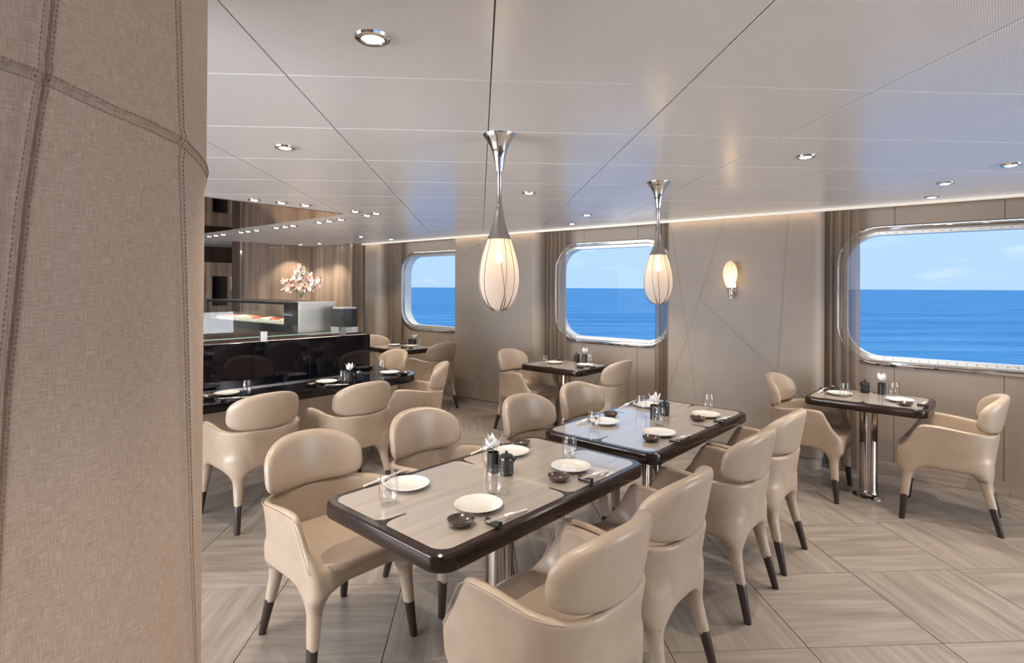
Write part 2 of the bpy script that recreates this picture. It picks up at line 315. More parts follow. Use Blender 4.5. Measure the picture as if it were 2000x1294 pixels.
# ---------------------------------------------------------------- window wall: pillars, recesses, windows, baseboards
PF, RW = 5.335, 5.617
def pillar(t0, t1, r0, r1, seams=()):
    p = []
    c = lambda cx, cy, r, a0, a1: [(cx+r*math.cos(R(a0+(a1-a0)*k/8)), cy+r*math.sin(R(a0+(a1-a0)*k/8))) for k in range(9)]
    p += [(t1, 5.70), (t0, 5.70)]+c(t0+r0, PF+r0, r0, 180, 270)+c(t1-r1, PF+r1, r1, 270, 360)
    b = MB().loft([[W(x, y, z) for x, y in p] for z in (.10, 2.50)], smooth=False); o = b.build('wall_pillar', M['fabric']); smooth_mesh(o.data, 30); tag(o, kind='structure')
    q = [(t1-.012, 5.70), (t0+.012, 5.70)]+c(t0+r0+.012, PF+.012+r0, r0, 180, 270)+c(t1-r1-.012, PF+r1+.012, r1, 270, 360)
    bb = MB().loft([[W(x, y, z) for x, y in q] for z in (0, .092)]).build('baseboard_pillar', M['base_stone']); tag(bb, kind='structure')
    for l in seams:
        MB().tube([W(a, PF-.0005, z) for a, z in l], .0035, 6).build('seam', M['fabric'], o)
    return o
pillar(-7.36, -6.94, .06, .09, [((-7.2, 2.3), (-7.2, .1)), ((-7.2, 2.0), (-7.0, 2.2))])
pillar(-5.33, -3.93, .03, .09, [((-4.95, 2.3), (-4.484, 1.246), (-4.194, .815), (-4.05, .11)), ((-4.50, 1.258), (-4.917, .394), (-5.04, .11)), ((-5.32, 1.948), (-4.40, 2.3)), ((-4.963, .436), (-4.72, .11))])
pillar(-2.30, -.92, .03, .09, [((-1.705, 2.3), (-1.971, 1.461), (-2.086, 1.095), (-2.28, .56)), ((-2.28, 2.3), (-2.086, 1.095), (-1.95, .11)), ((-1.971, 1.461), (-1.253, .81), (-.96, .56)), ((-1.17, 2.3), (-1.237, 1.167), (-1.253, .81))])
pillar(.71, 2.10, .03, .09); pillar(3.73, 5.5, .03, .03)
ZW, HW, HH, WR = 1.505, .70, .522, .26
wr = tag(MB().box(-7.4, 5.5, 5.75, 5.80, 0, .02, W).build('wall_right', M['panel']), kind='structure')   # hull plate behind the panels
for wi, (t0, t1, tc_) in enumerate(((-6.94, -5.33, -6.02), (-3.93, -2.30, -3.11), (-.92, .71, -.08), (2.10, 3.73, 2.93))):
    # panels around the opening, cut at the vertical joints
    inner = rrect(HW+.03, HH+.03, WR+.03, 0, 10, tc_, ZW); n = len(inner); outer = []
    for x, z, _ in inner:
        dx, dz = x-tc_, z-ZW; k = 1e9
        if dx > 1e-9: k = min(k, (t1-tc_)/dx)
        if dx < -1e-9: k = min(k, (t0-tc_)/dx)
        if dz > 1e-9: k = min(k, (2.5-ZW)/dz)
        if dz < -1e-9: k = min(k, (.1-ZW)/dz)
        outer.append((tc_+dx*k, ZW+dz*k))
    for cx, cz in ((t0, .1), (t1, .1), (t0, 2.5), (t1, 2.5)):
        j = min(range(n), key=lambda k: (outer[k][0]-cx)**2+(outer[k][1]-cz)**2); outer[j] = (cx, cz)
    cuts = [t0-1, tc_-.345, tc_+.345, t1+1]
    for ci in range(3):
        bm = bmesh.new(); vs = [bm.verts.new((x, 0, z)) for x, z, _ in inner]+[bm.verts.new((x, 0, z)) for x, z in outer]
        for k in range(n): bm.faces.new((vs[k], vs[(k+1) % n], vs[n+(k+1) % n], vs[n+k]))
        for cut, sgn in ((cuts[ci]+.0018, -1), (cuts[ci+1]-.0018, 1)):
            g = bm.verts[:]+bm.edges[:]+bm.faces[:]
            bmesh.ops.bisect_plane(bm, geom=g, plane_co=(cut, 0, 0), plane_no=(sgn, 0, 0), clear_outer=True)
        ex = bmesh.ops.extrude_face_region(bm, geom=bm.faces[:])
        for v_ in [e for e in ex['geom'] if isinstance(e, bmesh.types.BMVert)]: v_.co.y = .02
        for v_ in bm.verts: x, y, z = v_.co; v_.co = W(x, RW+y, z)
        bmesh.ops.recalc_face_normals(bm, faces=bm.faces); me = bpy.data.meshes.new('wall_panel'); bm.to_mesh(me); bm.free(); me.materials.append(M['panel'])
        link('wall_panel', me, wr)
    # hull behind with opening
    b = MB(); outer2 = [(x, z) for x, z in outer]
    b.loft([[W(x, RW+.03, z) for x, z, _ in inner], [W(x, RW+.03, z) for x, z in outer2]], False, False); b.build('hull_plate', M['black'], wr)
    wn = tag(empty('window_%d' % (wi+1), W(tc_, RW, ZW)), kind='structure'); wn.rotation_euler = (0, 0, -TH)
    L = lambda d, y, s=10: [(x, y, z) for x, z, _ in rrect(HW+d, HH+d, WR+d, 0, s)]
    MB().loft([L(.075, -.001), L(.072, -.012), L(.055, -.018), L(.030, -.012), L(.028, .004)], False, False, True).build('window_frame', M['chrome'], wn)
    MB().loft([L(.028, .0), L(.024, .018), L(-.004, .022), L(-.006, .03)], False, False).build('bolt_flange', M['steel'], wn)
    MB().loft([L(-.006, .03), L(-.006, .10), L(.0, .16)], False, False).build('window_reveal', M['ceil_plain'], wn)
    bo = MB(); per = rrect(HW+.010, HH+.010, WR+.010, 0, 10); P = [Vector((x, .0185, z)) for x, z, _ in per]; acc = 0
    for k in range(len(P)):
        a, c = P[k], P[(k+1) % len(P)]; l = (c-a).length; s = .06-acc
        while s < l:
            q = a+(c-a)*(s/l); bo.loft([[(q.x+.0045*math.cos(e*math.pi/3), q.y-d, q.z+.0045*math.sin(e*math.pi/3)) for e in range(6)] for d in (0, .004)], False, True); s += .06
        acc = (l-(s-.06)) if s > l else acc
    tag(bo.build('bolts', M['nickel'], wn), kind='stuff')
    MB().loft([[(x, .10, z) for x, z, _ in rrect(HW, HH, WR, 0, 10)], [(x, .108, z) for x, z, _ in rrect(HW, HH, WR, 0, 10)]]).build('window_pane', M['pane'], wn)
    # tiled baseboard of the recess
    bbp = tag(empty('baseboard_recess', W(0, 0, 0)), kind='structure')
    bbp.location = W((t0+t1)/2, 5.60, 0); bbp.rotation_euler = (0, 0, -TH); k = t0+.003; hw = (t0+t1)/2
    for a, c in ((t0+.002, t0+.62), (t0+.622, t0+1.22), (t0+1.222, t1-.002)): MB().box(a-hw, c-hw, .004, .02, 0, .105).build('baseboard_tile', M['base_stone'], bbp)
# curtain rail
for t0, t1 in ((-6.92, -5.36), (-3.91, -2.33), (-.90, .69)):
    o = MB().tube([W(t0, 5.565, 2.262), W(t1, 5.565, 2.262)], .011, 10).build('curtain_rail', M['nickel'])
    tag(o, {-6.92: 'thin metal curtain rail above the far left window', -3.91: 'thin metal curtain rail above the middle window', -.90: 'thin metal curtain rail above the right window'}[t0], 'curtain rail')
def curtain(t0, t1, n0, folds, label, amp=.03, flare=0., seed=1):
    rnd = random.Random(seed); ph = [rnd.uniform(-.5, .5) for _ in range(folds+2)]; nx, nz = folds*14, 30; vs = []; uv = []
    for k in range(nz+1):
        z = .03+(2.24-.03)*k/nz; zz = 1-k/nz
        for j in range(nx+1):
            s = j/nx; a = s*folds*2*math.pi; i = int(s*folds)
            am = amp*(.55+.45*zz)*(1+.35*ph[i]); t_ = t0+(t1-t0)*s+.010*math.sin(a*.5+ph[i]*2)*(.3+zz)+flare*zz*zz*(s-.2)
            vs.append(W(t_, n0+am*math.sin(a+.5*math.sin(3*zz+ph[i])), z)); uv.append((s*1.2, k/nz*2.2))
    f = [(k*(nx+1)+j, k*(nx+1)+j+1, (k+1)*(nx+1)+j+1, (k+1)*(nx+1)+j) for k in range(nz) for j in range(nx)]
    me = bpy.data.meshes.new('curtain'); me.from_pydata(vs, [], f); me.polygons.foreach_set('use_smooth', [True]*len(f)); me.materials.append(M['curtain'])
    ul = me.uv_layers.new(name='uv'); ul.data.foreach_set('uv', [c for lp in me.loops for c in uv[lp.vertex_index]])
    tag(link('curtain', me), label, 'curtain', 'sheer curtains at the windows')
curtain(-6.93, -6.62, 5.49, 5, 'brown sheer curtain at left edge of the far left window', seed=2)
curtain(-3.93, -3.63, 5.49, 5, 'brown sheer curtain at left edge of the middle window', seed=3)
curtain(-2.50, -2.33, 5.49, 3, 'narrow sheer curtain at right edge of the middle window', seed=4)
curtain(-.92, -.66, 5.49, 4, 'brown sheer curtain at left edge of the right window', seed=5)

# ---------------------------------------------------------------- the other walls
def wallbox(name, m, t0, t1, n0, n1, z0=0., z1=2.3): return tag(MB().box(t0, t1, n0, n1, z0, z1, W).build(name, M[m]), kind='structure')
wallbox('wall_back', 'wood_wall', -8.55, -7.36, 5.12, 5.2)
wallbox('wall_left', 'wood_wall', -8.55, -8.46, 3.93, 5.12)
wallbox('wall_back_return', 'wood_wall', -7.44, -7.36, 5.2, 5.8, 0, 2.5); wallbox('trim_2', 'chrome', -8.46, -8.44, 3.90, 3.93)
wallbox('trim_3', 'wood_dark', -8.55, -8.46, 3.83, 3.90, 0, 2.24)
wallbox('trim_4', 'chrome', -7.36, -7.345, 5.10, 5.12)
wallbox('wall_galley', 'wood_dark', -10.2, -10.1, -3.6, 5.2)
wallbox('wall_galley_side', 'wood_dark', -10.1, -8.55, 5.0, 5.2)
wallbox('wall_rear', 'panel', -10.2, 5.5, -3.7, -3.6, 0, .35); wallbox('wall_rear_head', 'panel', -10.2, 5.5, -3.7, -3.6, 2.19, 2.3); wallbox('wall_rear_pier', 'panel', -.9, 5.5, -3.7, -3.6, .35, 2.19)
wb = tag(empty('window_6', (0, 0, 0)), kind='structure')  # unseen rear glazing, added as an opening for the rear fill light
for k in range(7): MB().box(-10.2+k*1.55, -10.12+k*1.55, -3.68, -3.62, .35, 2.19, W).build('added_mullion', M['nickel'], wb)
for k in range(6): MB().box(-10.12+k*1.55, -8.65+k*1.55, -3.655, -3.647, .35, 2.19, W).build('window_pane', M['pane'], wb)
wallbox('wall_end', 'panel', 5.5, 5.6, -3.7, 5.8, 0, .35); wallbox('wall_end_head', 'panel', 5.5, 5.6, -3.7, 5.8, 2.19, 2.5)
we = tag(empty('window_5', (0, 0, 0)), kind='structure')  # glazed end wall out of view, added to let in the end fill light
for k in range(7): MB().box(5.52, 5.58, -3.7+k*1.55, -3.62+k*1.55, .35, 2.19, W).build('added_mullion', M['nickel'], we)
for k in range(6): MB().box(5.545, 5.553, -3.62+k*1.55, -2.15+k*1.55, .35, 2.19, W).build('window_pane', M['pane'], we)
# galley doors
gd = thing('service_door', 'grey brown double service door with two small glazed lights', 'door', W(-9.25, 3.95, 0), -TH)
for k, (n0, n1) in enumerate(((-.62, -.215), (-.21, .195))):
    d = MB().box(-.02, .02, n0, n1, .01, 1.94).build('door_leaf', M['wood_wall'], gd)
    MB().box(.021, .026, n0+.09, n1-.09, 1.25, 1.72).build('door_light', M['black_glass'], d)
    MB().tube([(.045, n1-.05 if k == 0 else n1-.03, 1.5), (.045, n1-.05 if k == 0 else n1-.03, 1.72)], .009, 8).build('door_handle', M['nickel'], d)
MB().box(.03, .7, .20, .24, .01, 1.96).build('side_panel', M['wood_light'], gd)

# ---------------------------------------------------------------- foreground column
CC, CRAD = (-.871, .826), .358
def zt_(z): return CRAD+.010*(z-1.3)/1.3*.4
seamA = [(-27.2, 2.3), (-27.63, 1.9), (-28.84, 1.803), (-31.56, 1.653), (-32.9, 1.535), (-34.0, 1.448), (-35.0, 1.3), (-38, .8), (-41, 0)]
seamB = [(-2.5, 2.3), (1.11, 1.991), (3.35, 1.782), (5.54, 1.607), (8.41, 1.363), (11.85, 1.109), (15.13, .934), (22, .45), (28, 0)]
seamH = [(-80, 1.835), (-34.84, 1.809), (-28.84, 1.803), (-16.71, 1.789), (3.12, 1.78), (12.3, 1.772), (22.8, 1.762), (60, 1.745)]
def interp(pts, key, val, x):
    q = sorted(pts, key=lambda p: p[key]); return float(np.interp(x, [p[key] for p in q], [p[val] for p in q]))
HA = [math.radians(p[0]) for p in seamH]; HZ = [p[1] for p in seamH]
def col_r(a, z, aA, aB):
    zh = float(np.interp(a, HA, HZ)); rr = zt_(z)
    for dd in ((a-aA)*CRAD, (a-aB)*CRAD, z-zh):
        dd = abs(dd)
        if dd < .06: rr += .0030*math.exp(-((dd-.010)/.010)**2)-.0052*math.exp(-(dd/.0026)**2)
    return rr+(.0025 if z > zh else 0)
fine = np.radians(np.concatenate([np.arange(-75, -62, 2), np.arange(-62, -45, 1), np.arange(-45, 32, .22), np.arange(32, 50, 1), np.arange(50, 285, 4)])); zs = np.concatenate([np.arange(0, .8, .02), np.arange(.8, 2.2, .0035), [2.22, ZC-.002]])
vs = []; uv = []
za = {float(z): (math.radians(interp(seamA, 1, 0, z)), math.radians(interp(seamB, 1, 0, z))) for z in zs}
for z in zs:
    aA, aB = za[float(z)]
    for a in fine:
        rr = col_r(float(a), float(z), aA, aB)
        vs.append((CC[0]+rr*math.cos(a), CC[1]+rr*math.sin(a), float(z))); uv.append((float(a)*CRAD, float(z)))
n = len(fine); f = [(k*n+j, k*n+(j+1) % n, (k+1)*n+(j+1) % n, (k+1)*n+j) for k in range(len(zs)-1) for j in range(n)]
me = bpy.data.meshes.new('column'); me.from_pydata(vs, [], f); me.polygons.foreach_set('use_smooth', [True]*len(f)); me.materials.append(M['linen'])
ul = me.uv_layers.new(name='uv'); ul.data.foreach_set('uv', [c for lp in me.loops for c in uv[lp.vertex_index]])
colo = link('wall_column', me); tag(colo, kind='structure')
st = MB()
def cyl(a, z, d=.0): rr = col_r(a, z, math.radians(interp(seamA, 1, 0, z)), math.radians(interp(seamB, 1, 0, z)))+d; return Vector((CC[0]+rr*math.cos(a), CC[1]+rr*math.sin(a), z))
for sm_, off in [(s, o_) for s in (seamA, seamB, seamH) for o_ in (-1, 1)]:
    pts = [(math.radians(a)*CRAD, z) for a, z in sm_]; acc = 0
    for k in range(len(pts)-1):
        a, c = Vector(pts[k]), Vector(pts[k+1]); l = (c-a).length; d = (c-a)/l; nrm = Vector((-d.y, d.x))*.0062*off; s = acc
        while s < l:
            p = a+d*s+nrm; q = p+d*.0042; s += .0066
            if p.y < .85 or p.y > 2.1 or not -40 < math.degrees(p.x/CRAD) < 40: continue
            A, B = cyl(p.x/CRAD, p.y, .0002), cyl(q.x/CRAD, q.y, .0002); w_ = (B-A).normalized(); o_ = Vector((A.x-CC[0], A.y-CC[1], 0)).normalized(); e = w_.cross(o_)*.0009
            st.add([A-e, A+e, B+e, B-e, A-e+o_*.0009, A+e+o_*.0009, B+e+o_*.0009, B-e+o_*.0009], [(4, 5, 6, 7), (0, 1, 5, 4), (1, 2, 6, 5), (2, 3, 7, 6), (3, 0, 4, 7)])
        acc = s-l
tag(st.build('stitching', M['linen_seam'], colo), kind='stuff')

# ---------------------------------------------------------------- armchair from one smooth field (surface nets)
def surface_nets(F, org, h):
    S = F < 0; nx, ny, nz = F.shape
    sl = lambda A, i, j, k: A[i:nx-1+i, j:ny-1+j, k:nz-1+k]
    cnt = sum(sl(S, i, j, k).astype(np.int8) for i in (0, 1) for j in (0, 1) for k in (0, 1)); act = (cnt > 0) & (cnt < 8)
    pos = np.zeros(act.shape+(3,)); num = np.zeros(act.shape)
    for ax in range(3):
        for p in (0, 1):
            for q in (0, 1):
                a = [0, 0, 0]; o = [k for k in range(3) if k != ax]; a[o[0]] = p; a[o[1]] = q; b = list(a); b[ax] = 1
                f0, f1 = sl(F, *a), sl(F, *b); c = (f0 < 0) != (f1 < 0); t = np.where(c, f0/np.where(c, f0-f1, 1), 0); num += c
                for k in range(3): pos[..., k] += np.where(c, a[k]+(t if k == ax else 0), 0)
    idx = -np.ones(act.shape, int); idx[act] = np.arange(act.sum()); I = np.argwhere(act)
    V = (I+pos[act]/num[act][:, None])*h+np.array(org); Q = []
    for ax in range(3):
        o = [k for k in range(3) if k != ax]
        A = np.moveaxis(S, (ax, o[0], o[1]), (0, 1, 2)); X = np.moveaxis(idx, (ax, o[0], o[1]), (0, 1, 2))
        s0, s1 = A[:-1, 1:-1, 1:-1], A[1:, 1:-1, 1:-1]
        q = np.stack([X[:, :-1, :-1], X[:, 1:, :-1], X[:, 1:, 1:], X[:, :-1, 1:]], -1)
        flip = ax == 1
        for mask, rev in ((s0 & ~s1, False), (~s0 & s1, True)):
            g = q[mask]; Q.append(g[:, ::-1] if rev != flip else g)
    return V, np.concatenate(Q)
def smax(a, b, k): return np.maximum(a, b)+np.maximum(k-np.abs(a-b), 0)**2/(4*k)
def smin(a, b, k): return -smax(-a, -b, k)
def sdr(x, y, hx, y0, y1, r):
    qx = np.abs(x)-(hx-r); qy = np.abs(y-(y0+y1)/2)-((y1-y0)/2-r)
    return np.hypot(np.maximum(qx, 0), np.maximum(qy, 0))+np.minimum(np.maximum(qx, qy), 0)-r
def cone(x, y, z, a, b, ra, rb):
    a, b = np.array(a), np.array(b); d = b-a; t = np.clip(((x-a[0])*d[0]+(y-a[1])*d[1]+(z-a[2])*d[2])/(d@d), 0, 1)
    return np.sqrt((x-a[0]-t*d[0])**2+(y-a[1]-t*d[1])**2+(z-a[2]-t*d[2])**2)-(ra+(rb-ra)*t)
def lerp(z, z0, z1, a, b): t = np.clip((z-z0)/(z1-z0), 0, 1); return a+(b-a)*t
HS = .0075
def field(x0, x1, y0, y1, z0, z1):
    ax = [np.arange(a, b, HS) for a, b in ((x0, x1), (y0, y1), (z0, z1))]; return np.meshgrid(*ax, indexing='ij'), (x0, y0, z0)
def nets_mesh(name, F, org, m, fix=None):
    V, Q = surface_nets(F, org, HS); me = bpy.data.meshes.new(name); me.from_pydata(V.tolist(), [], Q.tolist()); me.polygons.foreach_set('use_smooth', [True]*len(Q)); me.materials.append(m)
    bm = bmesh.new(); bm.from_mesh(me); bmesh.ops.smooth_vert(bm, verts=[q_ for q_ in bm.verts if abs(q_.co.z-.33) > .028 and abs(q_.co.z-.155) > .012], factor=.4, use_axis_x=True, use_axis_y=True, use_axis_z=True); bmesh.ops.recalc_face_normals(bm, faces=bm.faces); bm.to_mesh(me); bm.free()
    try: me.set_sharp_from_angle(angle=R(55))
    except Exception: pass
    return me
FEET = [((-.205, .215, .42), (-.248, .250, .0)), ((.205, .215, .42), (.248, .250, .0)), ((-.160, -.160, .42), (-.205, -.262, .0)), ((.160, -.160, .42), (.205, -.262, .0))]
(x, y, z), org = field(-.36, .36, -.36, .36, .13, .72)
hx_ = lerp(z, .38, .64, .252, .274); yb = lerp(z, .38, .66, -.232, -.268)
q = .5*(yb-0.6)
qx = np.abs(x)-(hx_-.19); qy = np.maximum(-(y-yb)-0, -9)            # rounded back, straight sides
dyb = yb-y                                                            # >0 behind the back plane
ry = dyb+.19
d_out = np.hypot(np.maximum(qx, 0), np.maximum(ry, 0))+np.minimum(np.maximum(qx, ry), 0)-.19
shell = smax(d_out, -(d_out+.038), .012)
d_front = (y-.292)*.88+(z-.42)*.475
ztop = np.where(y > .06, .662, .662-.030*np.clip((.06-y)/.26, 0, 1)**1.2)
shell = smax(smax(smax(shell, d_front, .045), z-ztop, .022), .375-z, .02)
apron = smax(smax(sdr(x, y, .252, -.232, .285, .115), z-.452, .02), .385-z, .03)
body = smin(shell, apron, .015)
legs = None
for a, b in FEET:
    c = cone(x, y, z, a, b, .036, .0185); legs = c if legs is None else np.minimum(legs, c)
hull = np.minimum(np.minimum(smax(d_out, y-.290, .05), sdr(x, y, .252, -.232, .287, .115)), legs)   # the blend may fill corners but not stand proud
body = smax(smin(body, legs, .10), hull-.0005, .012)
CH = {'body': nets_mesh('frame', np.maximum(body, .318-z), org, M['leather'])}
lg = np.maximum(np.maximum(body, z-.342), .155-z)
for k, (sx, sy) in enumerate(((-1, 1), (1, 1), (-1, -1), (1, -1))):
    CH['leg%d' % k] = nets_mesh('leg', np.maximum(lg, np.maximum(-sx*x, -sy*y)), org, M['leather'])
(x, y, z), org = field(-.36, .36, -.40, .20, .58, .92)
hx_ = lerp(z, .62, .88, .276, .268); yb = lerp(z, .60, .88, -.266, -.318); d_out = np.hypot(x, y-(yb+.36))-.36
s = x; zc = .742; hz = np.where(z > zc, .130, .114); pw = np.where(z > zc, 2.4, 4.2)
g = (np.abs(s/.240)**pw+np.abs((z-zc)/hz)**pw)**(1/pw)-1
CH['pad'] = nets_mesh('backrest', smax(smax(d_out+.001, -(d_out+.058), .03), np.maximum(g*.13, y), .032), org, M['leather'])
(x, y, z), org = field(-.32, .32, -.28, .34, .42, .52)
crown = .474+.012*(1-(x/.25)**2)*(1-((y-.03)/.27)**2)
CH['seat'] = nets_mesh('seat', smax(smax(sdr(x, y, .236, -.205, .298, .13), z-crown, .03), .44-z, .02), org, M['leather'])
for k, (a, b) in enumerate(FEET):
    p = lambda z_: tuple(b[i]+(a[i]-b[i])*z_/.42 for i in range(3))
    CH['foot%d' % k] = MB().loft([[(p(z_)[0]+r_*math.cos(2*math.pi*e/16), p(z_)[1]+r_*math.sin(2*math.pi*e/16), z_) for e in range(16)] for z_, r_ in ((0, .0150), (.004, .0168), (.17, .0232))], smooth=True).mesh('foot', M['wenge'])
def rim(pts, r): return MB().tube(catmull(pts, 6), r, 6)
# piping along the seat front and along the arm edges
ps = [(.246*math.cos(R(a)) if False else sx, sy, .4535) for sx, sy in [(-.251, .12), (-.253, .18), (-.241, .240), (-.19, .276), (-.10, .2865), (0, .287), (.10, .2865), (.19, .276), (.241, .240), (.253, .18), (.251, .12)]]
CH['piping'] = rim(ps, .0032).mesh('piping', M['leather'])
def arm_seam(sx):
    hz_ = lambda z_: float(lerp(np.array(z_), .38, .64, .252, .274)); pts = [(sx*(hz_(z_)+.0005), y_, z_) for y_, z_ in ((.262, .462), (.232, .52), (.198, .585), (.170, .628), (.140, .647), (.10, .6495), (.04, .649), (-.02, .645), (-.07, .641))]
    for a in (15, 30, 45): pts.append((sx*(.274-.19+.1905*math.cos(R(a))), -.262+.19-.1905*math.sin(R(a)), .638-.0002*a))
    return pts
CH['seams'] = MB().tube(catmull(arm_seam(-1), 5), .0020, 5).tube(catmull(arm_seam(1), 5), .0020, 5).mesh('arm_piping', M['leather'])
def chair(loc, face, label, group='champagne leather armchairs'):
    t = thing('armchair', label, 'chair', (loc[0], loc[1], 0), R(face-90), group)
    link('frame', CH['body'], t); link('seat', CH['seat'], t); link('backrest', CH['pad'], t); link('piping', CH['piping'], t); link('arm_piping', CH['seams'], t)
    for k in range(4):
        l = link('leg', CH['leg%d' % k], t); f = link('foot', CH['foot%d' % k], l); f['label'] = 'dark wooden foot'
    return t
L_ = 'champagne leather armchair '
for loc, face, lab in (
    ((.147, 1.824), 138, L_+'in the foreground, cut off by the bottom edge'),
    ((.500, 2.270), 138, L_+'second from the camera in the right-hand row of four'),
    ((1.05, 2.905), 138, L_+'third from the camera in the right-hand row of four'),
    ((1.435, 3.345), 138, L_+'farthest in the right-hand row of four'),
    ((-.785, 2.465), -42, L_+'left of the nearest table, its whole seat in view'),
    ((-.345, 2.965), -42, L_+'at the far left seat of the nearest table'),
    ((.250, 3.405), -42, L_+'at the near left seat of the second large table'),
    ((.645, 3.850), -42, L_+'at the far left seat of the second large table'),
    ((3.020, 3.810), 140.5, L_+'right of the rightmost window table'),
    ((2.345, 4.377), -41, L_+'left of the rightmost window table'),
    ((.150, 6.100), -40, L_+'left of the middle window table'),
    ((.878, 5.486), 140, L_+'right of the middle window table'),
    ((-1.82, 7.83), -40, L_+'left of the far left window table'),
    ((-1.03, 7.16), 140, L_+'right of the far left window table'),
    ((-1.775, 3.80), 138, L_+'at the nearest seat of the black bar'),
    ((-1.235, 4.23), 138, L_+'second along the front of the black bar'),
    ((-.890, 5.120), 185, L_+'seen from the side at the rounded bar corner'),
    ((-1.43, 5.96), 228, L_+'behind the end of the black bar')): chair(loc, face, lab)

# ---------------------------------------------------------------- tables
def table(loc, ang, L, Wd, label, zt=.742, large=True):
    t = thing('pedestal_table', label, 'table', (loc[0], loc[1], 0), R(ang)); a, b, r = L/2, Wd/2, .075
    lo = [rrect(a-i, b-i, r-i, zt+d, 8) for i, d in ((.014, -.060), (.004, -.056), (0, -.046), (0, -.014), (.003, -.005), (.010, 0))]
    o = MB().loft(lo, smooth=True).build('table_top', M['table_edge'], t); smooth_mesh(o.data, 35)
    i = .036; v = MB().loft([rrect(a-i, b-i, .055, zt+d, 8) for d in (-.002, .0006)]).build('veneer_inlay', M['veneer'], t)
    def spur(px, py, ang_, l):
        prof = [(0, .034), (.012, .020), (.028, .0105), (.055, .006), (l-.006, .004), (l, .0015)]; c, s = math.cos(ang_), math.sin(ang_)
        pts = [(d, w_) for d, w_ in prof]+[(d, -w_) for d, w_ in reversed(prof)]
        P = [(px+d*c-w_*s, py+d*s+w_*c) for d, w_ in pts]
        MB().loft([[(x, y, zt-.001) for x, y in P], [(x, y, zt+.0011) for x, y in P]]).build('spur_inlay', M['table_edge'], t)
    if large:
        spur(-a+i-.001, 0, 0, .11); spur(a-i+.001, 0, R(180), .11); spur(.06, -b+i-.001, R(90), .10); spur(.06, b-i+.001, R(-90), .10)
    else: spur(0, -b+i-.001, R(90), .07); spur(0, b-i+.001, R(-90), .07)
    MB().lathe([(.105, 0), (.105, .004), (.085, .009), (.070, .018), (.0625, .035), (.0605, .06), (.0605, .655)], 40).build('column', M['smoke_chrome'], t)
    MB().lathe([(.16, .655), (.16, zt-.059)], 24).build('mounting_plate', M['black'], t)
    return t
table((-.0485, 2.366), 48, 1.275, .712, 'large pale veneer table with dark rim nearest the camera')
table((.872, 3.428), 48, 1.30, .73, 'second large pale veneer table, reflecting the blue window')
table((2.707, 4.188), -42, .77, .60, 'small pedestal table below the right window', large=False)
table((.57, 5.90), -41, .77, .62, 'small pedestal table below the middle window', large=False)
table((-1.50, 7.57), -41, .77, .62, 'small pedestal table below the far left window', large=False)

# ---------------------------------------------------------------- tableware
ZT = .7436
PLATE = MB().lathe([(.045, .0), (.050, .0), (.068, .006), (.0885, .0165), (.0900, .0185), (.0885, .0190), (.070, .0105), (.052, .0055), (.0, .0050)], 48, cap0=True, cap1=False).mesh('dinner_plate', M['porcelain'])
DISH = MB().lathe([(.024, 0), (.030, 0), (.040, .008), (.0475, .020), (.0480, .023), (.0455, .0235), (.036, .012), (.020, .007), (.0, .0065)], 36, cap1=False).mesh('sauce_dish', M['brown_glaze'])
GLASS = MB().lathe([(.0, 0.), (.024, 0.), (.0285, .006), (.0345, .030), (.0365, .052), (.0350, .080), (.0305, .112), (.0296, .1128), (.0290, .112), (.0335, .080), (.0350, .052), (.0330, .031), (.0265, .012), (.020, .009), (.0, .0085)], 36, cap0=False, cap1=False).mesh('drinking_glass', M['clear'])
REST = MB().tube([(0, -.032, .0125), (0, -.018, .0112), (0, 0, .0100), (0, .018, .0112), (0, .032, .0125)], [.0118, .0105, .0090, .0105, .0118], 16).mesh('chopstick_rest', M['black_glaze'])
REST_HOLE = MB().tube([(0, -.0323, .0125), (0, -.0290, .0124)], .0070, 12).mesh('rest_hole', M['black'])
STICK = MB().tube([(-.105, 0, 0), (.105, 0, 0)], [.0019, .0034], 8).mesh('chopstick', M['stick'])
BAND = MB().box(-.022, .022, -.0085, .0085, -.0042, .0042).mesh('paper_band', M['paper'])
prof = [(.026, 0), (.030, .003)]+[(.0315+(.0014 if k % 2 else -.0008), .008+k*.0052) for k in range(13)]+[(.030, .078), (.0275, .0795)]
POT = MB().lathe(prof, 32, cap1=True).mesh('pot_body', M['black_glaze'])
POT_LID = MB().lathe([(.0285, .0795), (.029, .083), (.022, .0875), (.006, .0895), (.0045, .093), (.0075, .098), (.006, .1025), (0, .1035)], 28, cap1=False).mesh('pot_lid', M['black_glaze'])
POT_SPOUT = MB().tube([(.026, 0, .056), (.036, 0, .064), (.045, 0, .076)], [.011, .0075, .0050], 12).mesh('pot_spout', M['black_glaze'])
VASE = MB().lathe([(.0, 0), (.0255, 0)]+[(.0265+(.0006 if k % 2 else -.0003), .003+k*.0049) for k in range(18)]+[(.0255, .088), (.022, .087), (.021, .03), (0, .03)], 28, cap0=False, cap1=False).mesh('bud_vase', M['black_glaze'])
def petal_mesh(name, m, L, Wd, cup, tip=.6, curl=.0):
    nu, nv = 7, 6; top = []; 
    for k in range(nu+1):
        u = k/nu; w_ = Wd*math.sin(math.pi*min(1, u**tip*.96+.04))**.75; zz = cup*u*u+curl*u**3
        for j in range(nv+1):
            s = j/nv*2-1; top.append((u*L, s*w_, zz*L+.22*w_*s*s+.06*w_*math.sin(5*s+3*u)))
    f = [(k*(nv+1)+j, k*(nv+1)+j+1, (k+1)*(nv+1)+j+1, (k+1)*(nv+1)+j) for k in range(nu) for j in range(nv)]
    return MB().add(top, f, True).mesh(name, m)
PET = petal_mesh('petal', M['petal'], .047, .020, .35, .62, .12); SEP = petal_mesh('sepal', M['petal'], .045, .0125, .55, .7, .1); LIP = petal_mesh('lip', M['lip'], .020, .009, .9, .6, .3)
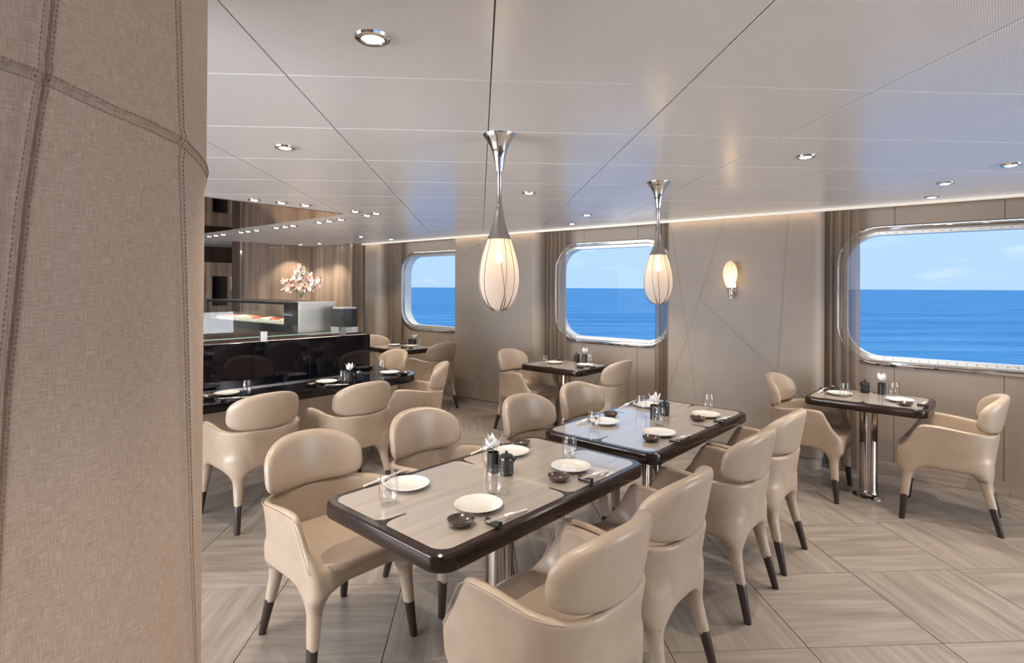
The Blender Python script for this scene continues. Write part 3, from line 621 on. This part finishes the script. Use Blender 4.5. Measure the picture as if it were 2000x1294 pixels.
def orchid(loc, rz, label, s=1.35, tilt=25):
    t = thing('orchid_flower', label, 'flower', loc, R(rz), 'single white orchids on the tables'); rnd = random.Random(int(rz*7)+3)
    MB().tube([(0, 0, -.05), (.002, 0, -.02), (0, 0, .012)], .0022, 6).build('stem', M['stem'], t)
    for k in range(3):
        p = link('sepal', SEP, t, (0, 0, .010), (0, -R(26+rnd.uniform(-8, 8)), R(90+120*k)), (s, s, s))
    for k in range(2): link('petal', PET, t, (0, 0, .011), (0, -R(34+rnd.uniform(-10, 10)), R(30+120*k+rnd.uniform(-8, 8))), (s, s, s))
    link('petal', PET, t, (0, 0, .011), (0, -R(66), R(270)), (.8*s, .8*s, .8*s)); link('lip', LIP, t, (0, 0, .012), (0, -R(60), R(200)), (s, s, s))
def put(name, me, loc, rz, label, cat, group): return tag(link(name, me, None, (loc[0], loc[1], ZT), (0, 0, R(rz))), label, cat, group)
SET = {
 ('near right seat of the nearest table', 48): dict(plate=(-.120, 2.052), dish=(-.172, 1.901), st=(-.012, 1.950), glass=(-.065, 2.175)),
 ('far right seat of the nearest table', 48): dict(plate=(.269, 2.493), dish=(.202, 2.346), st=(.362, 2.385), glass=(.278, 2.643)),
 ('near left seat of the nearest table', 228): dict(plate=(-.423, 2.260), st=(-.530, 2.335), glass=(-.461, 2.082)),
 ('far left seat of the nearest table', 228): dict(plate=(-.001, 2.720), st=(-.125, 2.775), glass=(-.100, 2.538), dish=(.052, 2.862)),
 ('near right seat of the second table', 48): dict(plate=(.827, 3.086), dish=(.749, 2.960), st=(.920, 2.984), glass=(.879, 3.294)),
 ('far right seat of the second table', 48): dict(plate=(1.245, 3.538), dish=(1.155, 3.426), st=(1.318, 3.430), glass=(1.326, 3.717)),
 ('near left seat of the second table', 228): dict(plate=(.563, 3.337), dish=(.631, 3.525), st=(.455, 3.367), glass=(.475, 3.179)),
 ('far left seat of the second table', 228): dict(plate=(.931, 3.821), st=(.808, 3.842), glass=(.855, 3.646)),
 ('left seat of the rightmost window table', 228): dict(plate=(2.541, 4.281), dish=(2.633, 4.500), st=(2.462, 4.390), glass=(2.508, 4.161)),
 ('right seat of the rightmost window table', 48): dict(plate=(2.833, 4.037), dish=(2.774, 3.895), st=(2.922, 3.915), glass=(2.912, 4.210)),
 ('left seat of the middle window table', 228): dict(plate=(.463, 5.979), dish=(.535, 6.190), glass=(.349, 5.772)),
 ('right seat of the middle window table', 48): dict(plate=(.776, 5.794), dish=(.700, 5.637), st=(.870, 5.690), glass=(.847, 5.992)),
 ('left seat of the far left window table', 228): dict(plate=(-1.640, 7.720), dish=(-1.570, 7.960), glass=(-1.66, 7.50)),
 ('right seat of the far left window table', 48): dict(plate=(-1.375, 7.600), dish=(-1.452, 7.430), st=(-1.30, 7.42), glass=(-1.270, 7.610)),
 ('nearest seat of the black bar', 48): dict(plate=(-2.145, 4.167), dish=(-2.195, 4.012), st=(-2.000, 3.990), glass=(-1.994, 4.165)),
 ('second seat of the black bar', 48): dict(plate=(-1.571, 4.699), dish=(-1.639, 4.550), st=(-1.435, 4.540), glass=(-1.423, 4.665)),
 ('rounded corner of the black bar', 98): dict(plate=(-1.151, 5.217), dish=(-1.005, 5.165), glass=(-1.268, 5.407)),
}
for (pos, ang), d in SET.items():
    if 'plate' in d: put('dinner_plate', PLATE, d['plate'], 0, 'round white plate at the '+pos, 'plate', 'white plates')
    if 'dish' in d: put('sauce_dish', DISH, d['dish'], 0, 'small brown sauce dish at the '+pos, 'dish', 'brown sauce dishes')
    if 'glass' in d: put('drinking_glass', GLASS, d['glass'], 0, 'clear stemless drinking glass at the '+pos, 'glass', 'stemless glasses')
    if 'st' in d:
        c, s = math.cos(R(ang)), math.sin(R(ang)); x, y = d['st']
        r = thing('chopstick_rest', 'dark bobbin-shaped chopstick rest at the '+pos, 'chopstick rest', (x-.072*c, y-.072*s, ZT-.0008), R(ang), 'chopstick rests')
        link('rest_body', REST, r); link('rest_hole', REST_HOLE, r)
        p = thing('chopstick_pair', 'pair of pale banded chopsticks at the '+pos, 'chopsticks', (x, y, ZT+.0133), R(ang), 'banded chopstick pairs'); p.rotation_euler = (0, R(5.0), R(ang))
        link('chopstick', STICK, p, (0, -.0040, 0), (0, 0, R(1))); link('chopstick', STICK, p, (0, .0040, 0), (0, 0, R(-1))); link('paper_band', BAND, p, (.012, 0, 0))
for pos, v_, p_, rz in (('on the nearest table', (-.080, 2.453), (-.021, 2.420), 15), ('on the second table', (.895, 3.461), (.985, 3.560), 200), ('on the rightmost window table', (2.885, 4.310), (2.800, 4.380), 180),
        ('on the middle window table', (.800, 6.060), (.722, 6.130), 100), ('on the far left window table', (-1.36, 7.74), (-1.44, 7.84), 60), ('on the black bar', (-1.386, 4.735), (-1.320, 4.785), 20)):
    put('bud_vase', VASE, v_, 0, 'ribbed black bud vase '+pos, 'vase', 'black bud vases')
    t = thing('soy_pot', 'ribbed black soy pot with knobbed lid '+pos, 'soy pot', (p_[0], p_[1], ZT), R(rz), 'black soy pots')
    link('pot_body', POT, t); link('pot_lid', POT_LID, t); link('pot_spout', POT_SPOUT, t)
    orchid((v_[0], v_[1], ZT+.092), {15: 130, 200: 210, 180: 300, 100: 250, 60: 200, 20: 330}[rz], 'single white orchid bloom in the vase '+pos)
put('sauce_dish', DISH, (-1.449, 5.600), 0, 'small brown dish behind the end of black bar panel', 'dish', 'brown sauce dishes')

# ---------------------------------------------------------------- black bar
bar = thing('sushi_bar', 'sushi bar with pale front, black glass upstand and glass screen', 'bar', U(0, 0, 0), R(48))      # local x = along, y = -v (towards the kitchen)
vb = lambda v: -v
def bbox(name, m, u0, u1, v0, v1, z0, z1, p=bar): return MB().box(u0, u1, min(-v0, -v1), max(-v0, -v1), z0, z1).build(name, M[m], p)
body_pts = [(.2, 4.42), (2.85, 4.42)]+[(2.85+.22*math.sin(R(a)), 4.64-.22*math.cos(R(a))) for a in range(10, 91, 10)]+[(3.07, 5.24), (2.85, 5.24), (2.85, 4.90), (.2, 4.90)]
MB().loft([[(x, y, z) for x, y in body_pts] for z in (.20, .676)]).build('bar_front', M['wood_light'], bar)
pl = [(.2, 4.44), (2.84, 4.44)]+[(2.84+.21*math.sin(R(a)), 4.65-.21*math.cos(R(a))) for a in range(10, 91, 10)]+[(3.05, 5.22), (2.85, 5.22), (2.85, 4.88), (.2, 4.88)]
MB().loft([[(x, y, z) for x, y in pl] for z in (0, .20)]).build('plinth', M['base_stone'], bar)
for u0, u1 in ((.2, 1.925), (1.929, 3.04)): bbox('upstand_panel', 'black_glass', u0, u1, -4.572, -4.600, .742, 1.105)
bbox('upstand_cap', 'steel', .2, 3.03, -4.602, -4.66, 1.06, 1.104)
bbox('light_channel', 'nickel', .2, 3.03, -4.545, -4.571, .742, .752)
sc = bbox('glass_screen', 'screen', .2, 2.86, -4.612, -4.620, 1.145, 1.357); bbox('screen_edge', 'glass_edge', .2, 2.86, -4.611, -4.621, 1.139, 1.145, sc)
MB().box(2.86, 2.868, 4.612, 5.05, 1.12, 1.357).build('glass_screen', M['screen'], bar)
for u in (1.2, 2.035, 2.77): bbox('screen_clamp', 'nickel', u-.028, u+.028, -4.600, -4.632, 1.104, 1.185)
bbox('work_top', 'steel', .2, 2.99, -4.66, -5.22, 1.02, 1.05); bbox('work_cabinet', 'wood_dark', .2, 2.84, -4.91, -5.20, 0, 1.02)
# counter ledge: straight run, round corner, return
led = [(.2, 4.11), (3.08, 4.11)]+[(3.08+.28*math.sin(R(a)), 4.39-.28*math.cos(R(a))) for a in range(8, 91, 8)]+[(3.36, 5.28), (3.045, 5.28), (3.045, 4.57), (.2, 4.57)]
def inset(P, d):
    out = []; n = len(P)
    for i in range(n):
        a, b, c = Vector(P[i-1]), Vector(P[i]), Vector(P[(i+1) % n]); n1 = Vector((-(b-a).y, (b-a).x)).normalized(); n2 = Vector((-(c-b).y, (c-b).x)).normalized(); q = (n1+n2).normalized(); out.append(tuple(b+q*d/max(.4, q.dot(n1))))
    return out
ct = link('bar_counter', MB().loft([[(x, y, z) for x, y in inset(led, i)] for i, z in ((.004, .678), (0, .682), (0, .738), (.004, .742))]).mesh('bar_counter', M['black_top']), None, U(0, 0, 0), (0, 0, R(48)))
tag(ct, 'glossy black bar counter with a rounded corner', 'counter')

# ---------------------------------------------------------------- display case on the back counter
dc = thing('display_case', 'stainless refrigerated display case with long dark-framed glass front', 'display case', W(-5.56, 3.09, 0), -TH)     # local x = t, y = n
bx = lambda name, m, x0, x1, y0, y1, z0, z1, p=dc: MB().box(x0, x1, y0, y1, z0, z1).build(name, M[m], p)
bx('base_cabinet', 'wood_dark', -2.1, .40, .02, .64, 0, 1.06); bx('front_rail', 'black', -2.05, 0, 0, .04, 1.06, 1.145)
bx('top_frame', 'black', -2.05, 0, 0, .55, 1.365, 1.392); bx('deck', 'steel', -2.05, -.11, .04, .55, 1.06, 1.15)
bx('corner_post', 'black', -.11, .0, 0, .10, 1.145, 1.365); bx('corner_post', 'black', -2.05, -2.03, 0, .03, 1.145, 1.365)
bx('front_glass', 'screen', -2.03, -.11, .008, .014, 1.145, 1.365); bx('rear_panel', 'screen', -2.03, -.11, .535, .545, 1.15, 1.365)
bx('steel_end', 'steel', -.10, .004, .10, .55, 1.06, 1.394)
dd = bx('steel_door', 'steel', .004, .018, .12, .53, 1.08, 1.375); MB().tube([(.035, .49, 1.12), (.035, .49, 1.34)], .008, 8).build('door_handle', M['black'], dd)
for k in range(2): MB().lathe([(.006, 0), (.006, .004)], 10).build('indicator_knob', M['nickel'], dc, loc=(-.075+.05*k, -.002, 1.375), rot=(R(90), 0, 0))
TRAY = MB().loft([rrect(.082, .15, .02, 0), rrect(.088, .16, .02, .028), rrect(.084, .156, .02, .028), rrect(.078, .146, .02, .006)], smooth=False).mesh('food_tray', M['porcelain'])
def lump(name, m, sx, sy, sz, seed):
    rnd = random.Random(seed); b = bmesh.new(); bmesh.ops.create_icosphere(b, subdivisions=2, radius=1)
    for v_ in b.verts: k = 1+rnd.uniform(-.13, .13); v_.co = Vector((v_.co.x*sx*k, v_.co.y*sy*k, max(v_.co.z, -.4)*sz*k))
    me = bpy.data.meshes.new(name); b.to_mesh(me); b.free(); me.materials.append(m); me.polygons.foreach_set('use_smooth', [True]*len(me.polygons)); return me
FISH = [lump('fish_fillet', M[m_], .062, .115, .030, k) for k, m_ in enumerate(('whitefish', 'salmon', 'tuna', 'whitefish', 'tuna', 'salmon', 'whitefish', 'salmon', 'tuna'))]
order = ['first', 'second', 'third', 'fourth', 'fifth', 'sixth', 'seventh', 'eighth', 'ninth']
for k in range(9):
    p = W(-5.56-.235-k*.205, 3.09+.23); kd = ('whitefish', 'salmon', 'tuna', 'whitefish', 'tuna', 'salmon', 'whitefish', 'salmon', 'tuna')[k]
    tag(link('food_tray', TRAY, None, (p[0], p[1], 1.151), (0, 0, -TH)), 'shallow pale tray in the display case, %s from its steel end' % order[k], 'tray', 'trays in the display case')
    tag(link('fish_fillet', FISH[k], None, (p[0], p[1], 1.174), (0, 0, -TH)), '%s fish fillet on the %s tray from the steel end' % ({'whitefish': 'pale', 'salmon': 'orange', 'tuna': 'dark red'}[kd], order[k]), 'fish', 'fish in the display case')
cl = bpy.data.lights.new('case_light', 'AREA'); cl.shape = 'RECTANGLE'; cl.size = 1.8; cl.size_y = .05; cl.energy = 6; cl.color = (1, .86, .66)
co = bpy.data.objects.new('case_light', cl); COL.objects.link(co); co.parent = dc; co.location = (-1.05, .10, 1.36)
# appliance beside the case
ap = thing('appliance', 'small black appliance with steel base beside the display case', 'appliance', W(-5.29, 3.59, 1.061), -TH)
MB().box(-.11, .11, -.09, .09, .06, .26).build('housing', M['black'], ap); MB().box(-.115, .115, -.095, .095, 0, .06).build('base', M['steel'], ap); MB().box(-.10, .10, -.085, .085, .26, .275).build('lid', M['steel'], ap)
# orchid spray on the case
fa = thing('flower_arrangement', 'blush orchid spray in a glass vase on the display case', 'flowers', (*W(-5.98, 3.47)[:2], 1.394))
MB().lathe([(0, 0), (.045, 0), (.05, .01), (.055, .07), (.062, .13), (.060, .13), (.052, .07), (.046, .014), (0, .012)], 24, cap0=False, cap1=False).build('vase', M['clear'], fa)
PETP = petal_mesh('blossom_petal', M['petal_peach'], .034, .017, .3, .55)
def blossom():
    b = MB()
    for k in range(5):
        e = Matrix.Rotation(R(72*k), 3, 'Z') @ Matrix.Rotation(-R(20), 3, 'Y'); s = 1.15 if k in (1, 4) else .95
        b.add([tuple(e @ (Vector(v_.co)*s)) for v_ in PETP.vertices], [tuple(p.vertices) for p in PETP.polygons], True)
    return b.mesh('blossom', M['petal_peach'])
BL = blossom(); BLW = BL.copy(); BLW.materials.clear(); BLW.materials.append(M['petal']); rnd = random.Random(11)
right = Vector((.93, .35, 0)).normalized()
for k, (dx, hz_) in enumerate(((-.20, .20), (-.12, .16), (-.03, .40), (-.06, .30), (.02, .22), (.08, .26), (.16, .20), (.24, .22), (.12, .13), (-.16, .10), (.02, .12), (.20, .12))):
    dy = rnd.uniform(-.10, .10); end = right*dx+Vector((.1*dy, -dy, hz_+.02)); mid = end*.5+Vector((0, 0, .09))
    pts = catmull([(0, 0, .03), mid, end], 8); MB().tube(pts, .0025, 5).build('stem', M['stem'], fa)
    for j in range(9):
        p = pts[-1-j]+Vector((rnd.uniform(-.03, .03), rnd.uniform(-.03, .03), rnd.uniform(-.015, .02)))
        if p.z < .085: continue
        link('blossom', BL if rnd.random() < .85 else BLW, fa, p, (R(rnd.uniform(30, 120)), rnd.uniform(-.6, .6), rnd.uniform(-1.0, 1.0)), (1.3,)*3)

# ---------------------------------------------------------------- mirror panel on the ceiling
mo = MB().box(-8.4, -4.42, 1.2, 2.985, ZC-.006, ZC-.001, W).build('ceiling_mirror', M['bronze_mirror'])
tag(mo, 'bronze mirror panel set in the ceiling above the bar', 'mirror')

# ---------------------------------------------------------------- pendants, sconce, downlights
CAN = MB().lathe([(.076, 0), (.0755, -.004), (.060, -.022), (.044, -.046), (.032, -.078), (.024, -.110), (.0185, -.145), (.0165, -.160)], 40).mesh('ceiling_flare', M['chrome'])
ROD = MB().lathe([(.0125, -.158), (.0125, -.165), (.0105, -.168), (.0105, -.300), (.0125, -.304), (.0125, -.315)], 20).mesh('rod', M['nickel'])
CAPN = MB().lathe([(.012, -.312), (.0155, -.322), (.018, -.345), (.026, -.385), (.040, -.430), (.0545, -.462), (.0535, -.462)], 40, cap1=False).mesh('shade_cap', M['nickel'])
def gl_r(s): return .0545+.0365*math.sin(min(1, s/.55)*math.pi/2)**1.05 if s < .55 else .091*math.sqrt(max(0, 1-((s-.55)/.45)**2))**.92
GL = MB().lathe([(max(gl_r(k/28), .0008), -.462-.318*k/28) for k in range(29)], 40, cap0=False, cap1=False).mesh('glass_shade', M['smoked'])
BULB = MB().lathe([(.0, -.462), (.008, -.466), (.008, -.515), (.013, -.524), (.0175, -.540), (.0175, -.550), (.012, -.563), (0, -.568)], 16, cap0=False, cap1=False).mesh('bulb', M['bulb'])
def pendant(loc, label, seed):
    t = thing('pendant_lamp', label, 'lamp', (loc[0], loc[1], ZC), R(seed*50), 'teardrop pendant lamps'); rnd = random.Random(seed)
    link('ceiling_flare', CAN, t); link('rod', ROD, t); link('shade_cap', CAPN, t); g = link('glass_shade', GL, t); link('bulb', BULB, t)
    for k in range(11):
        a0 = 2*math.pi*k/11+rnd.uniform(-.2, .2); tw = rnd.uniform(-.5, .5)
        MB().tube([((gl_r(s)+.0008)*math.cos(a0+tw*s*s), (gl_r(s)+.0008)*math.sin(a0+tw*s*s), -.462-.318*s) for s in [i/24*.985 for i in range(25)]], [rnd.uniform(.0009, .0013)]*20+[.0016, .002, .0022, .0024, .0026], 5).build('glass_thread', M['vein'], g)
    l = bpy.data.lights.new('pendant_light', 'POINT'); l.energy = .12; l.color = (1, .68, .36); l.shadow_soft_size = .03; o = bpy.data.objects.new('pendant_light', l); COL.objects.link(o); o.parent = t; o.location = (0, 0, -.60)
pendant((-.058, 2.452), 'larger-looking teardrop pendant lamp hanging above the nearest table', 2)
pendant((.931, 3.526), 'farther teardrop pendant lamp hanging above the second table', 5)
sx, sy, _ = W(-1.656, 5.335); scn = thing('wall_sconce', 'glowing leaf-shaped wall sconce on the beige pillar', 'lamp', (sx, sy, 1.47), -TH)
def sc_r(s): return .028+.036*math.sin(min(1, s/.5)*math.pi/2) if s < .5 else .064*math.sqrt(max(0, 1-((s-.5)/.5)**2))
MB().lathe([(.001, .0), (.014, .002), (.016, .04), (.028, .10), (.027, .10)], 24, c=(0, -.075, 0), cap1=False).build('socket_cone', M['chrome'], scn)
MB().loft([[(x, -.014 if i else 0, z) for x, z, _ in rrect(.034, .06, .03, 0, 6, 0, .10)] for i in (0, 1)]).build('back_plate', M['chrome'], scn); MB().tube([(0, -.01, .07), (0, -.07, .06)], .008, 8).build('arm', M['chrome'], scn)
g = MB().lathe([(max(sc_r(k/24), .0008), .10+.25*k/24) for k in range(25)], 32, c=(0, -.075, 0), cap0=False, cap1=False).build('glass_shade', M['smoked'], scn)
for k in range(9):
    a = 2*math.pi*k/9; MB().tube([((sc_r(s)+.0006)*math.cos(a+.5*s), -.075+(sc_r(s)+.0006)*math.sin(a+.5*s), .10+.25*s) for s in [i/20*.97 for i in range(21)]], .0009, 5).build('glass_thread', M['vein'], g)
MB().lathe([(0, .10), (.012, .104), (.012, .15), (.017, .18), (.012, .21), (0, .215)], 16, c=(0, -.075, 0), cap0=False, cap1=False).build('bulb', M['bulb'], scn)
l = bpy.data.lights.new('sconce_light', 'POINT'); l.energy = .35; l.color = (1, .70, .38); l.shadow_soft_size = .03; o = bpy.data.objects.new('sconce_light', l); COL.objects.link(o); o.parent = scn; o.location = (0, -.075, .24)

RING = MB().lathe([(.0285, -.003), (.0315, -.008), (.0400, -.0095), (.0470, -.006), (.0490, 0)], 32, cap0=False, cap1=False).mesh('trim_ring', M['chrome'])
CUP = MB().lathe([(.0300, -.005), (.0290, -.0015)], 24, cap0=False, cap1=False).mesh('reflector', M['nickel'])
LENS = MB().lathe([(0, -.0110), (.016, -.0100), (.0245, -.0075), (.0285, -.0035)], 24, cap0=False, cap1=False).mesh('lens', M['lamp'])
SPOT = bpy.data.lights.new('spot', 'SPOT'); SPOT.energy = SPOT_W; SPOT.spot_size = R(105); SPOT.spot_blend = .55; SPOT.color = SPOT_COL; SPOT.shadow_soft_size = .014
SPOT2 = SPOT.copy(); SPOT2.energy = SPOT_W*.35
def downlight(p, label, group=None, z=ZC, light=SPOT, tilt=(0, 0)):
    t = thing('recessed_downlight', label, 'downlight', (p[0], p[1], z), 0, group)
    link('trim_ring', RING, t); link('reflector', CUP, t); link('lens', LENS, t)
    o = bpy.data.objects.new('spot', light); COL.objects.link(o); o.parent = t; o.location = (0, 0, -.03); o.rotation_euler = (R(tilt[0]), R(tilt[1]), 0)
D = 'round chrome recessed downlight '
for p, lab in (((-.380, 1.497), 'nearest the camera in the perforated ceiling'), ((-1.101, 2.677), 'left of the nearest pendant lamp'), ((.117, 3.929), 'beyond the rod of the nearest pendant'),
    ((.686, 5.095), 'left of the far pendant stem'), ((.624, 5.788), 'in the ceiling border by the middle window'), ((1.490, 2.814), 'between far pendant and right window'), ((2.681, 2.976), 'at the right edge of the photo'),
    ((2.737, 3.499), 'just before the border above the right window'), ((3.051, 4.022), 'in the ceiling border above the right window'), ((-2.014, 7.363), 'alone before the far left window'), ((-1.703, 7.765), 'in the ceiling border at the far left window')):
    downlight(p, D+lab)
G1 = 'small downlights in threes around the bronze ceiling mirror'
for p, q in (((-2.006, 4.300), 'left'), ((-1.852, 4.437), 'middle'), ((-1.709, 4.570), 'right')): downlight(p, q+' one of three downlights on the near side of the bronze mirror', G1, light=SPOT2)
for p, q in (((-1.399, 4.927), 'left'), ((-1.367, 5.205), 'lower middle'), ((-1.244, 5.057), 'right')): downlight(p, q+' one of three downlights beyond the tip of the bronze mirror', G1, light=SPOT2)
for k, nm in enumerate(('nearest', 'second', 'third', 'farthest')):
    for q, tt in zip(('right', 'middle', 'left'), ((-4.811, -5.015, -5.20), (-5.717, -5.885, -6.084), (-6.545, -6.760, -6.944), (-7.436, -7.650, -7.851))[k]):
        downlight(W(tt, 3.22), '%s downlight in the %s trio along the mirror far edge' % (q, nm), G1, light=SPOT2)
downlight(W(-8.194, 4.741), D+'washing the wooden wall left of corner'); downlight(W(-7.726, 4.788), D+'washing the wooden wall right of corner')
# unseen lamps of the same type, added behind the camera to brighten the room
for p in ((.25, .25), (1.4, .2), (3.0, 1.2), (1.6, -1.6), (3.2, -.6), (4.6, .4), (-2.2, .4), (-2.4, -1.4)):
    r = link('downlight', RING, ce, (p[0], p[1], ZC)); link('lens', LENS, r)
    o = bpy.data.objects.new('spot', SPOT); COL.objects.link(o); o.parent = r; o.location = (0, 0, -.03)
